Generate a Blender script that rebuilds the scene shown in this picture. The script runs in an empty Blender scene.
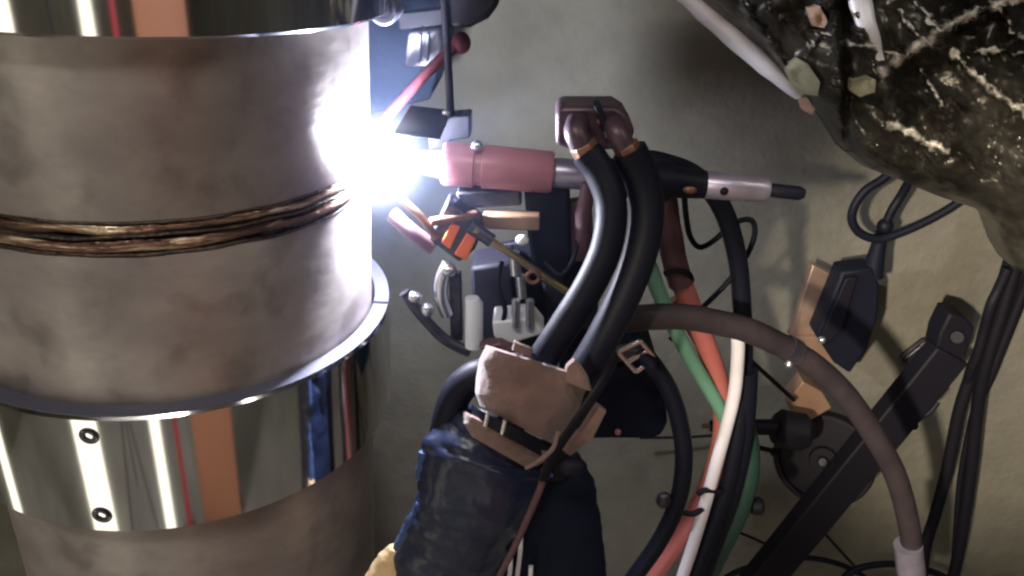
import bpy, bmesh, math, random
from mathutils import Vector, Matrix, noise
random.seed(7)
sc = bpy.context.scene
COL = sc.collection
PI = math.pi

# ------------------------------------------------------------------ camera
CAMZ = 1.9
PITCH, ROLL, F = 0.4687, -0.0795, 785.4
FWD = Vector((0, math.cos(PITCH), -math.sin(PITCH)))
UP0 = Vector((0, math.sin(PITCH), math.cos(PITCH)))
RT0 = Vector((1, 0, 0))
XC = RT0*math.cos(ROLL) - UP0*math.sin(ROLL)
YC = RT0*math.sin(ROLL) + UP0*math.cos(ROLL)
EYE = Vector((0, 0, CAMZ))
cd = bpy.data.cameras.new('camera'); cam = bpy.data.objects.new('camera', cd); COL.objects.link(cam)
m = Matrix((XC, YC, -FWD)).transposed().to_4x4(); m.translation = EYE
cam.matrix_world = m
cd.sensor_width = 36; cd.lens = F/1024*36; cd.clip_start = 0.02
sc.camera = cam
# ------------------------------------------------------------------ view, world
vs = sc.view_settings
vs.view_transform = 'Standard'; vs.look = 'None'; vs.gamma = 1; vs.use_curve_mapping = False
vs.exposure = 0.0
sc.cycles.use_denoising = True
sc.cycles.volume_max_steps = 64
sc.cycles.max_bounces = 6
sc.cycles.filter_width = 2.4
sc.cycles.sample_clamp_indirect = 4
w = bpy.data.worlds.new('world'); sc.world = w; w.use_nodes = True
w.node_tree.nodes['Background'].inputs[0].default_value = (0.5, 0.52, 0.62, 1)
w.node_tree.nodes['Background'].inputs[1].default_value = 0.1

# pipe geometry (fitted)
PX, PY = -0.396, 0.828
PR, RR = 0.225, 0.2492
ZC, ZW, ZR, ZB = CAMZ-.121, CAMZ-.293, CAMZ-.463, CAMZ-.604

def at(px, py, Y):
    d = FWD + XC*((px-512)/F) + YC*((288-py)/F)
    return EYE + d*(Y/d.y)
def pxm(p, n=1):
    return n*((p-EYE).dot(FWD))/F

ARC = at(383, 164, .835)
def light(name, kind, loc, energy, color, **k):
    l = bpy.data.lights.new(name, kind); l.energy = energy; l.color = color
    for a, b in k.items(): setattr(l, a, b)
    o = bpy.data.objects.new(name, l); COL.objects.link(o); o.location = loc
    return o
def aim(o, tgt):
    o.rotation_euler = (Vector(tgt)-o.location).to_track_quat('-Z', 'Y').to_euler()
light('arc_light', 'POINT', ARC, 21, (0.84, 0.87, 1.0), shadow_soft_size=.01)
# work lamp on a stand behind and left of the camera, two ceiling lamps
WORK = Vector((-.58, -.78, 2.05))
a = light('work_lamp_light', 'SPOT', WORK, 420, (1.0, .86, .66), shadow_soft_size=.03, spot_size=math.radians(25), spot_blend=1.)
aim(a, at(1030, 345, 1.45))
CEIL = [(-.5, -.5), (1.3, -.1)]
for (x, y), e in zip(CEIL, (17, 5)):
    a = light('ceiling_lamp_light', 'AREA', (x, y, 3.07), e, (1.0, .93, .84), shape='RECTANGLE', size=1.1, size_y=.16)

# ------------------------------------------------------------------ materials
def mat(name, col, rough=.5, metal=0., bump=0., bscale=40., col2=None, cscale=6., lo=.35, hi=.65, spec=.5, aniso=0., detail=6, stretch=(1, 1, 1), coat=0., sheen=0., col3=None):
    M = bpy.data.materials.new(name); M.use_nodes = True
    nt = M.node_tree; N = nt.nodes; L = nt.links; b = N['Principled BSDF']
    b.inputs['Base Color'].default_value = (*col, 1); b.inputs['Roughness'].default_value = rough
    b.inputs['Metallic'].default_value = metal; b.inputs['Specular IOR Level'].default_value = spec
    b.inputs['Coat Weight'].default_value = coat; b.inputs['Sheen Weight'].default_value = sheen
    tc = N.new('ShaderNodeTexCoord'); mp = N.new('ShaderNodeMapping'); mp.inputs['Scale'].default_value = stretch
    L.new(tc.outputs['Object'], mp.inputs[0])
    if col2:
        n = N.new('ShaderNodeTexNoise'); n.inputs['Scale'].default_value = cscale; n.inputs['Detail'].default_value = detail
        n.inputs['Roughness'].default_value = .62
        L.new(mp.outputs[0], n.inputs['Vector'])
        r = N.new('ShaderNodeValToRGB'); r.color_ramp.elements[0].position = lo; r.color_ramp.elements[1].position = hi
        r.color_ramp.elements[0].color = (*col, 1); r.color_ramp.elements[1].color = (*col2, 1)
        if col3:
            e = r.color_ramp.elements.new((lo+hi)/2); e.color = (*col3, 1)
        L.new(n.outputs[0], r.inputs[0]); L.new(r.outputs[0], b.inputs['Base Color'])
    if bump:
        n = N.new('ShaderNodeTexNoise'); n.inputs['Scale'].default_value = bscale; n.inputs['Detail'].default_value = 5
        L.new(mp.outputs[0], n.inputs['Vector'])
        bp = N.new('ShaderNodeBump'); bp.inputs['Strength'].default_value = bump; bp.inputs['Distance'].default_value = .01
        L.new(n.outputs[0], bp.inputs['Height']); L.new(bp.outputs[0], b.inputs['Normal'])
    if aniso:
        t = N.new('ShaderNodeTangent'); t.direction_type = 'RADIAL'; t.axis = 'Z'
        b.inputs['Anisotropic'].default_value = aniso; L.new(t.outputs[0], b.inputs['Tangent'])
    return M
def emis(name, col, s):
    M = bpy.data.materials.new(name); M.use_nodes = True; b = M.node_tree.nodes['Principled BSDF']
    b.inputs['Base Color'].default_value = (0, 0, 0, 1)
    b.inputs['Emission Color'].default_value = (*col, 1); b.inputs['Emission Strength'].default_value = s
    return M
M = {}
M['wall'] = mat('wall_plaster', (.118, .112, .092), .85, bump=.3, bscale=60, col2=(.205, .196, .162), cscale=5, lo=.3, hi=.7, detail=9)
M['floor'] = mat('floor_concrete', (.34, .33, .31), .7, bump=.1, col2=(.5, .49, .46), cscale=3)
M['ceil'] = mat('ceiling_paint', (.3, .3, .28), .9)
M['pipe'] = mat('pipe_steel', (.22, .19, .19), .42, .5, bump=.05, bscale=40, col2=(.42, .38, .365), cscale=5.5, lo=.28, hi=.70, detail=7, stretch=(1, 1, 1.9), col3=(.315, .277, .272))
nt = M['pipe'].node_tree; N = nt.nodes; b = N['Principled BSDF']
n = N.new('ShaderNodeTexNoise'); n.inputs['Scale'].default_value = 24; n.inputs['Detail'].default_value = 6; n.inputs['Distortion'].default_value = .3
g = N.new('ShaderNodeTexCoord'); nt.links.new(g.outputs['Object'], n.inputs['Vector'])
r = N.new('ShaderNodeMapRange'); r.inputs[1].default_value = .35; r.inputs[2].default_value = .65; r.inputs[3].default_value = .34; r.inputs[4].default_value = .52
nt.links.new(n.outputs[0], r.inputs[0]); nt.links.new(r.outputs[0], b.inputs['Roughness'])
r = N.new('ShaderNodeMapRange'); r.inputs[1].default_value = .33; r.inputs[2].default_value = .5; r.inputs[3].default_value = .76; r.inputs[4].default_value = 1.
mx = N.new('ShaderNodeMix'); mx.data_type = 'RGBA'; mx.blend_type = 'MULTIPLY'; mx.inputs[0].default_value = 1
src = b.inputs['Base Color'].links[0].from_socket
nt.links.new(n.outputs[0], r.inputs[0]); nt.links.new(src, mx.inputs[6]); nt.links.new(r.outputs[0], mx.inputs[7]); nt.links.new(mx.outputs[2], b.inputs['Base Color'])
M['bead'] = mat('weld_bead_metal', (.05, .038, .03), .28, .9, bump=.35, bscale=90, col2=(.80, .66, .46), cscale=9, lo=.38, hi=.60, stretch=(1, 1, 9), col3=(.20, .11, .08))
M['bead_dark'] = mat('weld_toe_oxide', (.018, .013, .012), .4, .6, bump=.3, bscale=120, col2=(.09, .06, .045), cscale=40)
M['ring'] = mat('ring_steel', (.74, .74, .75), .085, 1., bump=.01, bscale=8, stretch=(1, 1, .3))
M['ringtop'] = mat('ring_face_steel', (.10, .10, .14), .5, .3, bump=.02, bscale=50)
M['black'] = mat('black_rubber', (.007, .008, .016), .52, bump=.03, bscale=60, spec=.18)
M['blackmat'] = mat('black_matte', (.0065, .006, .011), .6, bump=.06, bscale=60, spec=.2)
M['hosewarm'] = mat('brown_black_rubber', (.022, .017, .023), .55, bump=.08, bscale=80, spec=.25, col2=(.036, .028, .032), cscale=20)
M['navy'] = mat('navy_leather', (.010, .017, .048), .33, bump=.7, bscale=17, col2=(.013, .018, .042), cscale=14, spec=.5)
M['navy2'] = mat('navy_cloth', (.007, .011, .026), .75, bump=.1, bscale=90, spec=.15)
M['suede'] = mat('brown_suede', (.15, .085, .078), .9, bump=.3, bscale=120, col2=(.22, .135, .12), cscale=22, sheen=.3)
M['tan'] = mat('tan_suede', (.62, .42, .22), .85, bump=.2, bscale=80, col2=(.75, .56, .34), cscale=15)
M['blue'] = mat('blue_lining', (.035, .065, .17), .7, bump=.2)
M['red'] = mat('red_rubber', (.45, .13, .12), .38, col2=(.52, .17, .15), cscale=12)
M['pink'] = mat('pink_ceramic', (.50, .22, .25), .33, col2=(.42, .18, .22), cscale=20, bump=.05)
M['green'] = mat('green_rubber', (.15, .34, .25), .42)
M['dgreen'] = mat('dark_green_rubber', (.018, .05, .042), .42)
M['darkred'] = mat('dark_red_rubber', (.06, .012, .018), .7, spec=.2)  # one even dark red
M['mauve'] = mat('mauve_sleeve', (.12, .055, .07), .55, bump=.1, col2=(.09, .045, .06), cscale=25)
M['purple'] = mat('purple_anodised', (.05, .03, .045), .4, .3, bump=.1, col2=(.10, .06, .08), cscale=30)
M['copper'] = mat('copper', (.36, .2, .13), .38, .6, bump=.1, col2=(.16, .09, .07), cscale=40)
M['orange'] = mat('orange_plastic', (.78, .16, .05), .4)
M['brass'] = mat('brass', (.55, .45, .22), .3, .9)
M['steel'] = mat('bright_steel', (.66, .67, .72), .25, .9, bump=.03)
M['dsteel'] = mat('dark_steel', (.045, .045, .062), .38, .75, bump=.1, bscale=60, col2=(.11, .10, .125), cscale=30)
M['lilac'] = mat('lilac_aluminium', (.48, .44, .58), .35, .7, bump=.05, col2=(.36, .33, .42), cscale=30)
M['white'] = mat('white_plastic', (.78, .8, .85), .35)
M['whitehose'] = mat('white_rubber', (.72, .7, .78), .4)
M['greybox'] = mat('grey_plastic', (.13, .13, .16), .6, col2=(.17, .17, .2), cscale=20)
M['tanplate'] = mat('tan_painted_plate', (.24, .145, .095), .5, .2, bump=.08, col2=(.31, .195, .13), cscale=12)
M['rosecop'] = mat('rose_copper_plate', (.34, .22, .18), .38, .6, bump=.12, bscale=30, col2=(.52, .36, .28), cscale=14)
M['foil'] = mat('dark_foil', (.03, .027, .023), .36, .6, bump=.35, bscale=28, col2=(.17, .16, .14), cscale=7, lo=.42, hi=.75)
M['foilbright'] = mat('bright_foil', (.68, .67, .64), .38, .6, bump=.5, bscale=50, col2=(.5, .48, .42), cscale=18)
M['silver'] = mat('silver_duct', (.90, .88, .92), .4, .2, bump=.1, bscale=20)
M['tape'] = mat('masking_tape', (.30, .29, .19), .8, bump=.2, bscale=60, col2=(.42, .40, .27), cscale=40)
M['peach'] = mat('peach_tape', (.40, .26, .18), .8, bump=.1, bscale=60)
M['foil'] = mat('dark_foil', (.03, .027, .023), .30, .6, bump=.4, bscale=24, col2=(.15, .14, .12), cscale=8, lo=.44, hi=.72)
nt = M['foil'].node_tree; N = nt.nodes; b = N['Principled BSDF']; at_ = N.new('ShaderNodeAttribute'); at_.attribute_name = 'crease_glint'
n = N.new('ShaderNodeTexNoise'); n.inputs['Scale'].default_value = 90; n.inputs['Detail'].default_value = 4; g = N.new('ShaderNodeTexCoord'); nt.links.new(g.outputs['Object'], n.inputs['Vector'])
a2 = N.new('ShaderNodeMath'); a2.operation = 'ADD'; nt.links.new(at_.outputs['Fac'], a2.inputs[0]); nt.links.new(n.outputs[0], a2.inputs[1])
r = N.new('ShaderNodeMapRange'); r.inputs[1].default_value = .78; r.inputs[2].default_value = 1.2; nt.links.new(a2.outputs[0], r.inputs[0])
mx = N.new('ShaderNodeMix'); mx.data_type = 'RGBA'; mx.inputs[7].default_value = (.86, .81, .71, 1); mt_ = N.new('ShaderNodeMapRange'); mt_.inputs[3].default_value = .6; mt_.inputs[4].default_value = .05; nt.links.new(r.outputs[0], mt_.inputs[0]); nt.links.new(mt_.outputs[0], b.inputs['Metallic']); src = b.inputs['Base Color'].links[0].from_socket  # cream, less metallic colour paints highlights along the foil creases
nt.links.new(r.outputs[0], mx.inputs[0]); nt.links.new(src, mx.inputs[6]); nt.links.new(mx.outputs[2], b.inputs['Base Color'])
M['curtain'] = mat('orange_curtain', (.95, .42, .24), .5)
M['redpaint'] = mat('red_paint', (.95, .07, .10), .4)
M['lamp'] = emis('lamp_glow', (1, .93, .8), 3)
M['tube'] = emis('stripe_glow', (1, .93, .74), 2.0)  # glow of the added stripe panels

# ------------------------------------------------------------------ object helpers
def tag(o, label=None, cat=None, group=None, kind=None):
    if label: o['label'] = label
    if cat: o['category'] = cat
    if group: o['group'] = group
    if kind: o['kind'] = kind
    return o
def thing(name, loc, label, cat, group=None):
    o = bpy.data.objects.new(name, None); COL.objects.link(o); o.empty_display_size = .02
    o.location = loc; return tag(o, label, cat, group)
def obj(name, bm, m_, parent=None, smooth=True, bevel=0, seg=2):
    me = bpy.data.meshes.new(name)
    bmesh.ops.recalc_face_normals(bm, faces=bm.faces)
    pl = Vector()
    o = bpy.data.objects.new(name, me); COL.objects.link(o)
    root = parent
    off = Vector()
    while root is not None:
        off += root.location; root = root.parent
    bmesh.ops.translate(bm, verts=bm.verts, vec=-off)
    if parent is None:   # origin at the base of the thing
        vs_ = [v.co for v in bm.verts]
        c = Vector((sum(v.x for v in vs_)/len(vs_), sum(v.y for v in vs_)/len(vs_), min(v.z for v in vs_)))
        bmesh.ops.translate(bm, verts=bm.verts, vec=-c); o.location = c
    bm.to_mesh(me); bm.free()
    me.materials.append(M[m_] if isinstance(m_, str) else m_)
    if smooth:
        for p in me.polygons: p.use_smooth = True
        me.set_sharp_from_angle(angle=math.radians(38))
    if parent: o.parent = parent
    if bevel:
        b = o.modifiers.new('bevel', 'BEVEL'); b.width = bevel; b.segments = seg; b.limit_method = 'ANGLE'; b.angle_limit = math.radians(35)
    return o
def spline(pts, n=10):
    """Catmull-Rom through 3D points (with optional 4th radius component)"""
    P = [pts[0]] + list(pts) + [pts[-1]]
    out = []
    for i in range(1, len(P)-2):
        p0, p1, p2, p3 = P[i-1], P[i], P[i+1], P[i+2]
        for k in range(n):
            t = k/n
            out.append(tuple(.5*((2*p1[j]) + (-p0[j]+p2[j])*t + (2*p0[j]-5*p1[j]+4*p2[j]-p3[j])*t*t + (-p0[j]+3*p1[j]-3*p2[j]+p3[j])*t**3) for j in range(len(p1))))
    out.append(tuple(P[-2])); return out
def sweep(bm, pts, rads, seg=16, flat=None, wob=None, cap=True):
    """pts Vectors, rads floats. flat=(k) scales section along depth"""
    n = len(pts); T = [(pts[min(i+1, n-1)]-pts[max(i-1, 0)]).normalized() for i in range(n)]
    u = T[0].cross(Vector((0, 1, 0)))
    if u.length < .1: u = T[0].cross(Vector((0, 0, 1)))
    u.normalize(); rings = []
    for i in range(n):
        u = (u - T[i]*u.dot(T[i])).normalized(); v = T[i].cross(u)
        ring = []
        for k in range(seg):
            a = 2*PI*k/seg; r = rads[i]
            if wob: r *= wob(i/(n-1), a, pts[i])
            ring.append(bm.verts.new(pts[i] + u*math.cos(a)*r + v*math.sin(a)*r*(flat or 1)))
        rings.append(ring)
    for i in range(n-1):
        for k in range(seg):
            bm.faces.new((rings[i][k], rings[i][(k+1) % seg], rings[i+1][(k+1) % seg], rings[i+1][k]))
    if cap:
        bm.faces.new(rings[0]); bm.faces.new(rings[-1][::-1])
def hose(name, pts, rpx, m_, parent=None, n=8, seg=16, wob=None, flat=None, ref=None):
    """pts: (px,py,Y) ; rpx radius in px measured at the middle of the run"""
    W = [at(*p[:3]) for p in pts]
    mid = W[len(W)//2] if ref is None else W[ref]
    r = pxm(mid, rpx)
    S = [Vector(s) for s in spline([tuple(x) for x in W], n)]
    bm = bmesh.new(); sweep(bm, S, [r]*len(S), seg, flat, wob)
    return obj(name, bm, m_, parent)
def cyl(bm, a, b, r1, r2=None, seg=24):
    r2 = r1 if r2 is None else r2
    sweep(bm, [a, b], [r1, r2], seg)
def rod(name, segs, m_, parent=None, seg=24, bevel=0):
    """segs: list of (px,py,Y,rpx): a turned profile along straight line"""
    pts = [at(*s[:3]) for s in segs]; rr = [pxm(p, s[3]) for p, s in zip(pts, segs)]
    bm = bmesh.new(); 
    ax = (pts[-1]-pts[0]).normalized()
    u = ax.cross(Vector((0, 1, 0))).normalized() if abs(ax.y) < .95 else ax.cross(Vector((0, 0, 1))).normalized()
    v = ax.cross(u); rings = []
    for p, r in zip(pts, rr):
        rings.append([bm.verts.new(p+u*math.cos(2*PI*k/seg)*r+v*math.sin(2*PI*k/seg)*r) for k in range(seg)])
    for i in range(len(rings)-1):
        for k in range(seg): bm.faces.new((rings[i][k], rings[i][(k+1) % seg], rings[i+1][(k+1) % seg], rings[i+1][k]))
    bm.faces.new(rings[0]); bm.faces.new(rings[-1][::-1])
    return obj(name, bm, m_, parent, bevel=bevel)
def prism(name, outline, Y, t, m_, parent=None, bevel=.002, tilt=None, smooth=True):
    bm = bmesh.new(); Yf = (lambda x, y: Y) if not callable(Y) else Y
    f = [bm.verts.new(at(x, y, Yf(x, y))) for x, y in outline]
    dv = Vector((0, t, 0)) if tilt is None else Vector(tilt).normalized()*t
    b = [bm.verts.new(v.co + dv) for v in f]; n = len(f)
    bm.faces.new(f); bm.faces.new(b[::-1])
    for i in range(n): bm.faces.new((f[i], b[i], b[(i+1) % n], f[(i+1) % n]))
    return obj(name, bm, m_, parent, smooth=smooth, bevel=bevel)
def ball(name, px, py, Y, rpx, m_, parent=None, squash=(1, 1, 1), sub=3):
    bm = bmesh.new(); bmesh.ops.create_icosphere(bm, subdivisions=sub, radius=pxm(at(px, py, Y), rpx))
    for v in bm.verts: v.co = Vector((v.co.x*squash[0], v.co.y*squash[1], v.co.z*squash[2])) + at(px, py, Y)
    return obj(name, bm, m_, parent)
def box(bm, c, s, R=None):
    c = Vector(c); vs_ = []
    for dx in (-1, 1):
        for dy in (-1, 1):
            for dz in (-1, 1):
                d = Vector((dx*s[0]/2, dy*s[1]/2, dz*s[2]/2)); vs_.append(bm.verts.new(c + (R @ d if R else d)))
    for q in ((0, 1, 3, 2), (4, 6, 7, 5), (0, 4, 5, 1), (2, 3, 7, 6), (0, 2, 6, 4), (1, 5, 7, 3)): bm.faces.new([vs_[i] for i in q])
def beam(name, p0, p1, wpx, t, m_, parent=None, bevel=.002):
    """rectangular bar between two (px,py,Y) points"""
    A, B = at(*p0), at(*p1); ax = (B-A).normalized(); yy = Vector((0, 1, 0)); u = ax.cross(yy).normalized(); v = u.cross(ax)
    wd = pxm((A+B)/2, wpx); bm = bmesh.new(); R = Matrix((ax, u, v)).transposed()
    box(bm, (A+B)/2, ((B-A).length, wd, t), R)
    return obj(name, bm, m_, parent, bevel=bevel)
def lathe(bm, prof, c, seg=128, wob=None, close=False):
    rings = []
    for r, z in prof:
        ring = []
        for k in range(seg):
            a = 2*PI*k/seg; rr, zz = (r, z) if wob is None else wob(r, z, a)
            ring.append(bm.verts.new((c[0]+rr*math.cos(a), c[1]+rr*math.sin(a), zz)))
        rings.append(ring)
    n = len(rings)
    for i in range(n if close else n-1):
        A, B = rings[i], rings[(i+1) % n]
        for k in range(seg): bm.faces.new((A[k], A[(k+1) % seg], B[(k+1) % seg], B[k]))
    return rings

# ------------------------------------------------------------------ setting
def slab(name, c, s, m_):
    bm = bmesh.new(); box(bm, c, s); o = obj(name, bm, m_, smooth=False); o['kind'] = 'structure'; return o
WY = 1.47
slab('wall_back', (0.2, WY+.06, 1.6), (5.2, .12, 3.2), 'wall')
slab('wall_left', (-2.46, -.5, 1.6), (.12, 4.06, 3.2), 'wall')
slab('wall_right', (2.86, -.5, 1.6), (.12, 4.06, 3.2), 'wall')
slab('wall_front', (.2, -2.59, 1.6), (5.44, .12, 3.2), 'wall')
slab('floor', (.2, -.5, -.05), (5.44, 4.3, .1), 'floor')
slab('ceiling', (.2, -.5, 3.25), (5.44, 4.3, .1), 'ceil')

# ------------------------------------------------------------------ ceiling lamps, work lamp
for i, (x, y) in enumerate(CEIL):
    t = thing('ceiling_lamp', (x, y, 3.2), ('long white ceiling lamp behind the camera' if i == 0 else 'long white ceiling lamp on the right above the cables'), 'lamp', 'ceiling lamps')
    bm = bmesh.new(); box(bm, (x, y, 3.15), (1.2, .24, .1)); obj('housing', bm, 'white', t, bevel=.01)
    bm = bmesh.new(); box(bm, (x, y, 3.092), (1.12, .18, .012)); obj('diffuser', bm, 'lamp', t)
t = thing('work_lamp', (-.58, -.87, 0), 'tripod work lamp behind and left of the camera', 'lamp')
bm = bmesh.new(); cyl(bm, Vector((-.58, -.87, .5)), Vector((-.58, -.87, 2.02)), .015); obj('pole', bm, 'dsteel', t)
for k in range(3):
    a = 2*PI*k/3+.4; bm = bmesh.new()
    cyl(bm, Vector((-.58, -.87, .6)), Vector((-.58+.22*math.cos(a), -.87+.22*math.sin(a), .01)), .011); obj('leg', bm, 'dsteel', t)
bm = bmesh.new(); dv = (at(985, 330, 1.45)-WORK).normalized()
cyl(bm, WORK-dv*.13, WORK-dv*.03, .05, .085); obj('lamp_head', bm, 'blackmat', t)
# unseen things added behind the viewer so their reflections stripe the polished rings
def pillar(name, x, y, w_, d_, z0, z1, m_, label, cat, group=None):
    t = thing(name, (x, y, 0), label, cat, group)
    bm = bmesh.new(); box(bm, (x, y, (z0+z1)/2), (w_, d_, z1-z0), Matrix.Rotation(math.atan2(x-PX, PY-y), 3, 'Z')); obj('tube' if m_ == 'tube' else 'panel', bm, m_, t)
    bm = bmesh.new(); box(bm, (x, y, .007), (max(w_*1.2, .2), .24, .014)); obj('base', bm, 'dsteel', t, bevel=.005)
def mirror_spot(pxx, pyy, dist):
    """where the mirror direction of the ring at that pixel leads on the floor plan"""
    best = None
    for k in range(2000):
        a = PI+PI*k/2000; p = Vector((PX+RR*math.cos(a), PY+RR*math.sin(a), (ZR+ZB)/2)); d = p-EYE
        q = (512+F*d.dot(XC)/d.dot(FWD), 288-F*d.dot(YC)/d.dot(FWD)); e = abs(q[0]-pxx)
        if best is None or e < best[0]: best = (e, p, a)
    p, a = best[1], best[2]; n = Vector((math.cos(a), math.sin(a), 0)); d = (p-EYE).normalized(); r = d-2*d.dot(n)*n
    r.z = 0; r.normalize(); return p.x+r.x*dist, p.y+r.y*dist
x, y = mirror_spot(95, 470, 1.32); pillar('stripe_light', x, y, .30, .05, .02, 1.8, 'tube', 'wide unseen light panel added behind the viewer for a stripe', 'lamp', 'added stripe panels')
x, y = mirror_spot(163, 470, 1.32); pillar('stripe_light', x, y, .12, .05, .02, 1.8, 'tube', 'narrow unseen light panel added behind the viewer for a stripe', 'lamp', 'added stripe panels')
x, y = mirror_spot(4, 470, 1.32); pillar('stripe_light', x, y, .14, .05, .02, 1.8, 'tube', 'unseen light panel added on the far left behind the viewer', 'lamp', 'added stripe panels')
x, y = mirror_spot(183, 470, 1.32); pillar('red_post', x, y, .05, .03, .01, 1.8, 'redpaint', 'slim red post behind the viewer', 'post')
x, y = mirror_spot(217, 470, 1.40); pillar('welding_screen', x, y, .52, .02, .01, 1.8, 'curtain', 'orange welding screen standing behind the viewer', 'screen')

# ------------------------------------------------------------------ pipe
t = thing('steel_pipe', (PX, PY, 0), 'large upright grey steel pipe being welded, clamped by polished rings', 'pipe')
zt, zb_ = ZW+.018, ZW-.018
bm = bmesh.new(); lathe(bm, [(PR-.02, 3.1), (PR, 3.1), (PR, ZW+.4), (PR, ZW+.2), (PR, zt), (PR-.004, zt-.006), (PR-.02, zt-.006)], (PX, PY), 160); obj('upper_section', bm, 'pipe', t)
bm = bmesh.new(); lathe(bm, [(PR-.02, zb_+.006), (PR-.004, zb_+.006), (PR, zb_), (PR, 1.2), (PR, .6), (PR, .002), (PR-.02, .002)], (PX, PY), 160); obj('lower_section', bm, 'pipe', t)
def bead(z, h, r, m_, name, amp, k=0):
    bm = bmesh.new(); prof = []
    for i in range(9):
        a = -PI/2+PI*i/8; prof.append((PR-.006+r*math.cos(a), z+h/2*math.sin(a)))
    def wob(rr, zz, a):
        s = noise.noise(Vector((math.cos(a)*5, math.sin(a)*5, k*3.1)))
        q = noise.noise(Vector((math.cos(a)*60, math.sin(a)*60, zz*150+k)))
        return rr+amp*(q+.4*math.sin(a*190+k)), zz+.0035*s
    lathe(bm, prof, (PX, PY), 520, wob); return obj(name, bm, m_, t)
bead(ZW+.0150, .006, .0066, 'bead_dark', 'weld_pass', .0004, 1)
bead(ZW+.0085, .011, .0078, 'bead', 'weld_pass', .0005, 2)
bead(ZW+.0020, .006, .0078, 'bead_dark', 'weld_pass', .0005, 3)
bead(ZW-.0065, .013, .0086, 'bead', 'weld_pass', .0006, 4)
bead(ZW-.0150, .006, .0068, 'bead_dark', 'weld_pass', .0004, 5)
# ------------------------------------------------------------------ rings
def socket_screw(p, n_, r, parent, name='socket_screw'):
    up = Vector((0, 0, 1)); n_ = n_.normalized(); u = n_.cross(up).normalized() if abs(n_.z) < .9 else Vector((1, 0, 0)); v = n_.cross(u)
    bm = bmesh.new(); rings = []
    for rr, h, hexa in ((r*1.25, -.004, 0), (r*1.25, .0004, 0), (r*1.02, .0006, 0), (r, -.001, 0), (r*.95, .002, 0), (r*.55, .002, 1), (r*.5, -.003, 1)):
        ring = []
        for k in range(24):
            a = 2*PI*k/24; q = rr*(1/math.cos(((a+PI/6) % (PI/3))-PI/6) if hexa else 1)
            ring.append(bm.verts.new(p+n_*h+u*math.cos(a)*q+v*math.sin(a)*q))
        rings.append(ring)
    for i in range(len(rings)-1):
        for k in range(24): bm.faces.new((rings[i][k], rings[i][(k+1) % 24], rings[i+1][(k+1) % 24], rings[i+1][k]))
    bm.faces.new(rings[-1]); return obj(name, bm, 'dsteel', parent)
def ringbody(name, z0, z1, ch, parent):
    bm = bmesh.new()
    lathe(bm, [(PR+.0012, z1-.010), (PR+.0035, z1), (RR-ch, z1), (RR, z1-ch), (RR, z0+ch), (RR-ch, z0), (PR+.0008, z0)], (PX, PY), 200, close=True)
    o = obj(name, bm, 'ring', parent)
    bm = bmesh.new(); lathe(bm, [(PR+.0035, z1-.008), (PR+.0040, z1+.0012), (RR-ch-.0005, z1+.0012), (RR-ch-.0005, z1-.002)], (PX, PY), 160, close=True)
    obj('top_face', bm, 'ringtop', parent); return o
t = thing('clamp_ring', (PX, PY, ZB), 'lower polished steel clamp ring with two socket screws around the pipe below the weld', 'clamp', 'polished clamp rings')
ringbody('ring_band', ZB, ZR, .0025, t)
def on_ring(px_, py_):
    d = FWD + XC*((px_-512)/F) + YC*((288-py_)/F)
    A = d.x**2+d.y**2; B = 2*(d.x*(-PX)+d.y*(-PY)); C = PX**2+PY**2-RR**2; s = (-B-math.sqrt(B*B-4*A*C))/(2*A)
    p = EYE+d*s; return p, Vector((p.x-PX, p.y-PY, 0))
for q in ((89, 436), (102, 515)):
    p, n_ = on_ring(*q); socket_screw(p, n_, pxm(p, 8), t)
# split seam on the right side
a = math.radians(4); bm = bmesh.new()
c = Vector((PX+(PR+RR)/2*math.cos(a), PY+(PR+RR)/2*math.sin(a), ZR-.0005)); box(bm, c, (RR-PR-.006, .006, .004), Matrix.Rotation(a, 3, 'Z')); obj('split_seam', bm, 'blackmat', t)
t = thing('clamp_ring', (PX, PY, ZC), 'upper polished steel clamp ring at the very top with a small bolted ear', 'clamp', 'polished clamp rings')
ringbody('ring_band', ZC, ZC+.16, .0025, t)
p = at(386, 8, .86); bm = bmesh.new(); 
for rr in (0,): cyl(bm, p+Vector((0, -.018, 0)), p+Vector((0, .02, 0)), .016)
obj('clamp_ear', bm, 'ringtop', t, bevel=.003)
socket_screw(p+Vector((0, -.0185, 0)), Vector((0, -1, 0)), .008, t)

# ------------------------------------------------------------------ arc and fume
def volume(name, c, R, build, label, cat, kind=None):
    bm = bmesh.new(); bmesh.ops.create_icosphere(bm, subdivisions=4, radius=R)
    bmesh.ops.translate(bm, verts=bm.verts, vec=Vector((0, 0, R)))
    me = bpy.data.meshes.new(name); bm.to_mesh(me); bm.free(); o = bpy.data.objects.new(name, me); COL.objects.link(o)
    o.location = Vector(c)-Vector((0, 0, R))
    Mt = bpy.data.materials.new(name); Mt.use_nodes = True; nt = Mt.node_tree; nt.nodes.clear(); N = nt.nodes; L = nt.links
    out = N.new('ShaderNodeOutputMaterial'); tc = N.new('ShaderNodeTexCoord')
    vm = N.new('ShaderNodeVectorMath'); vm.operation = 'DISTANCE'; vm.inputs[1].default_value = (0, 0, R); L.new(tc.outputs['Object'], vm.inputs[0])
    mr = N.new('ShaderNodeMapRange'); mr.inputs['From Min'].default_value = 0; mr.inputs['From Max'].default_value = R; mr.inputs['To Min'].default_value = 1; mr.inputs['To Max'].default_value = 0
    L.new(vm.outputs['Value'], mr.inputs[0])
    build(nt, mr.outputs[0], out, tc); me.materials.append(Mt); return tag(o, label, cat, None, kind)
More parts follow.
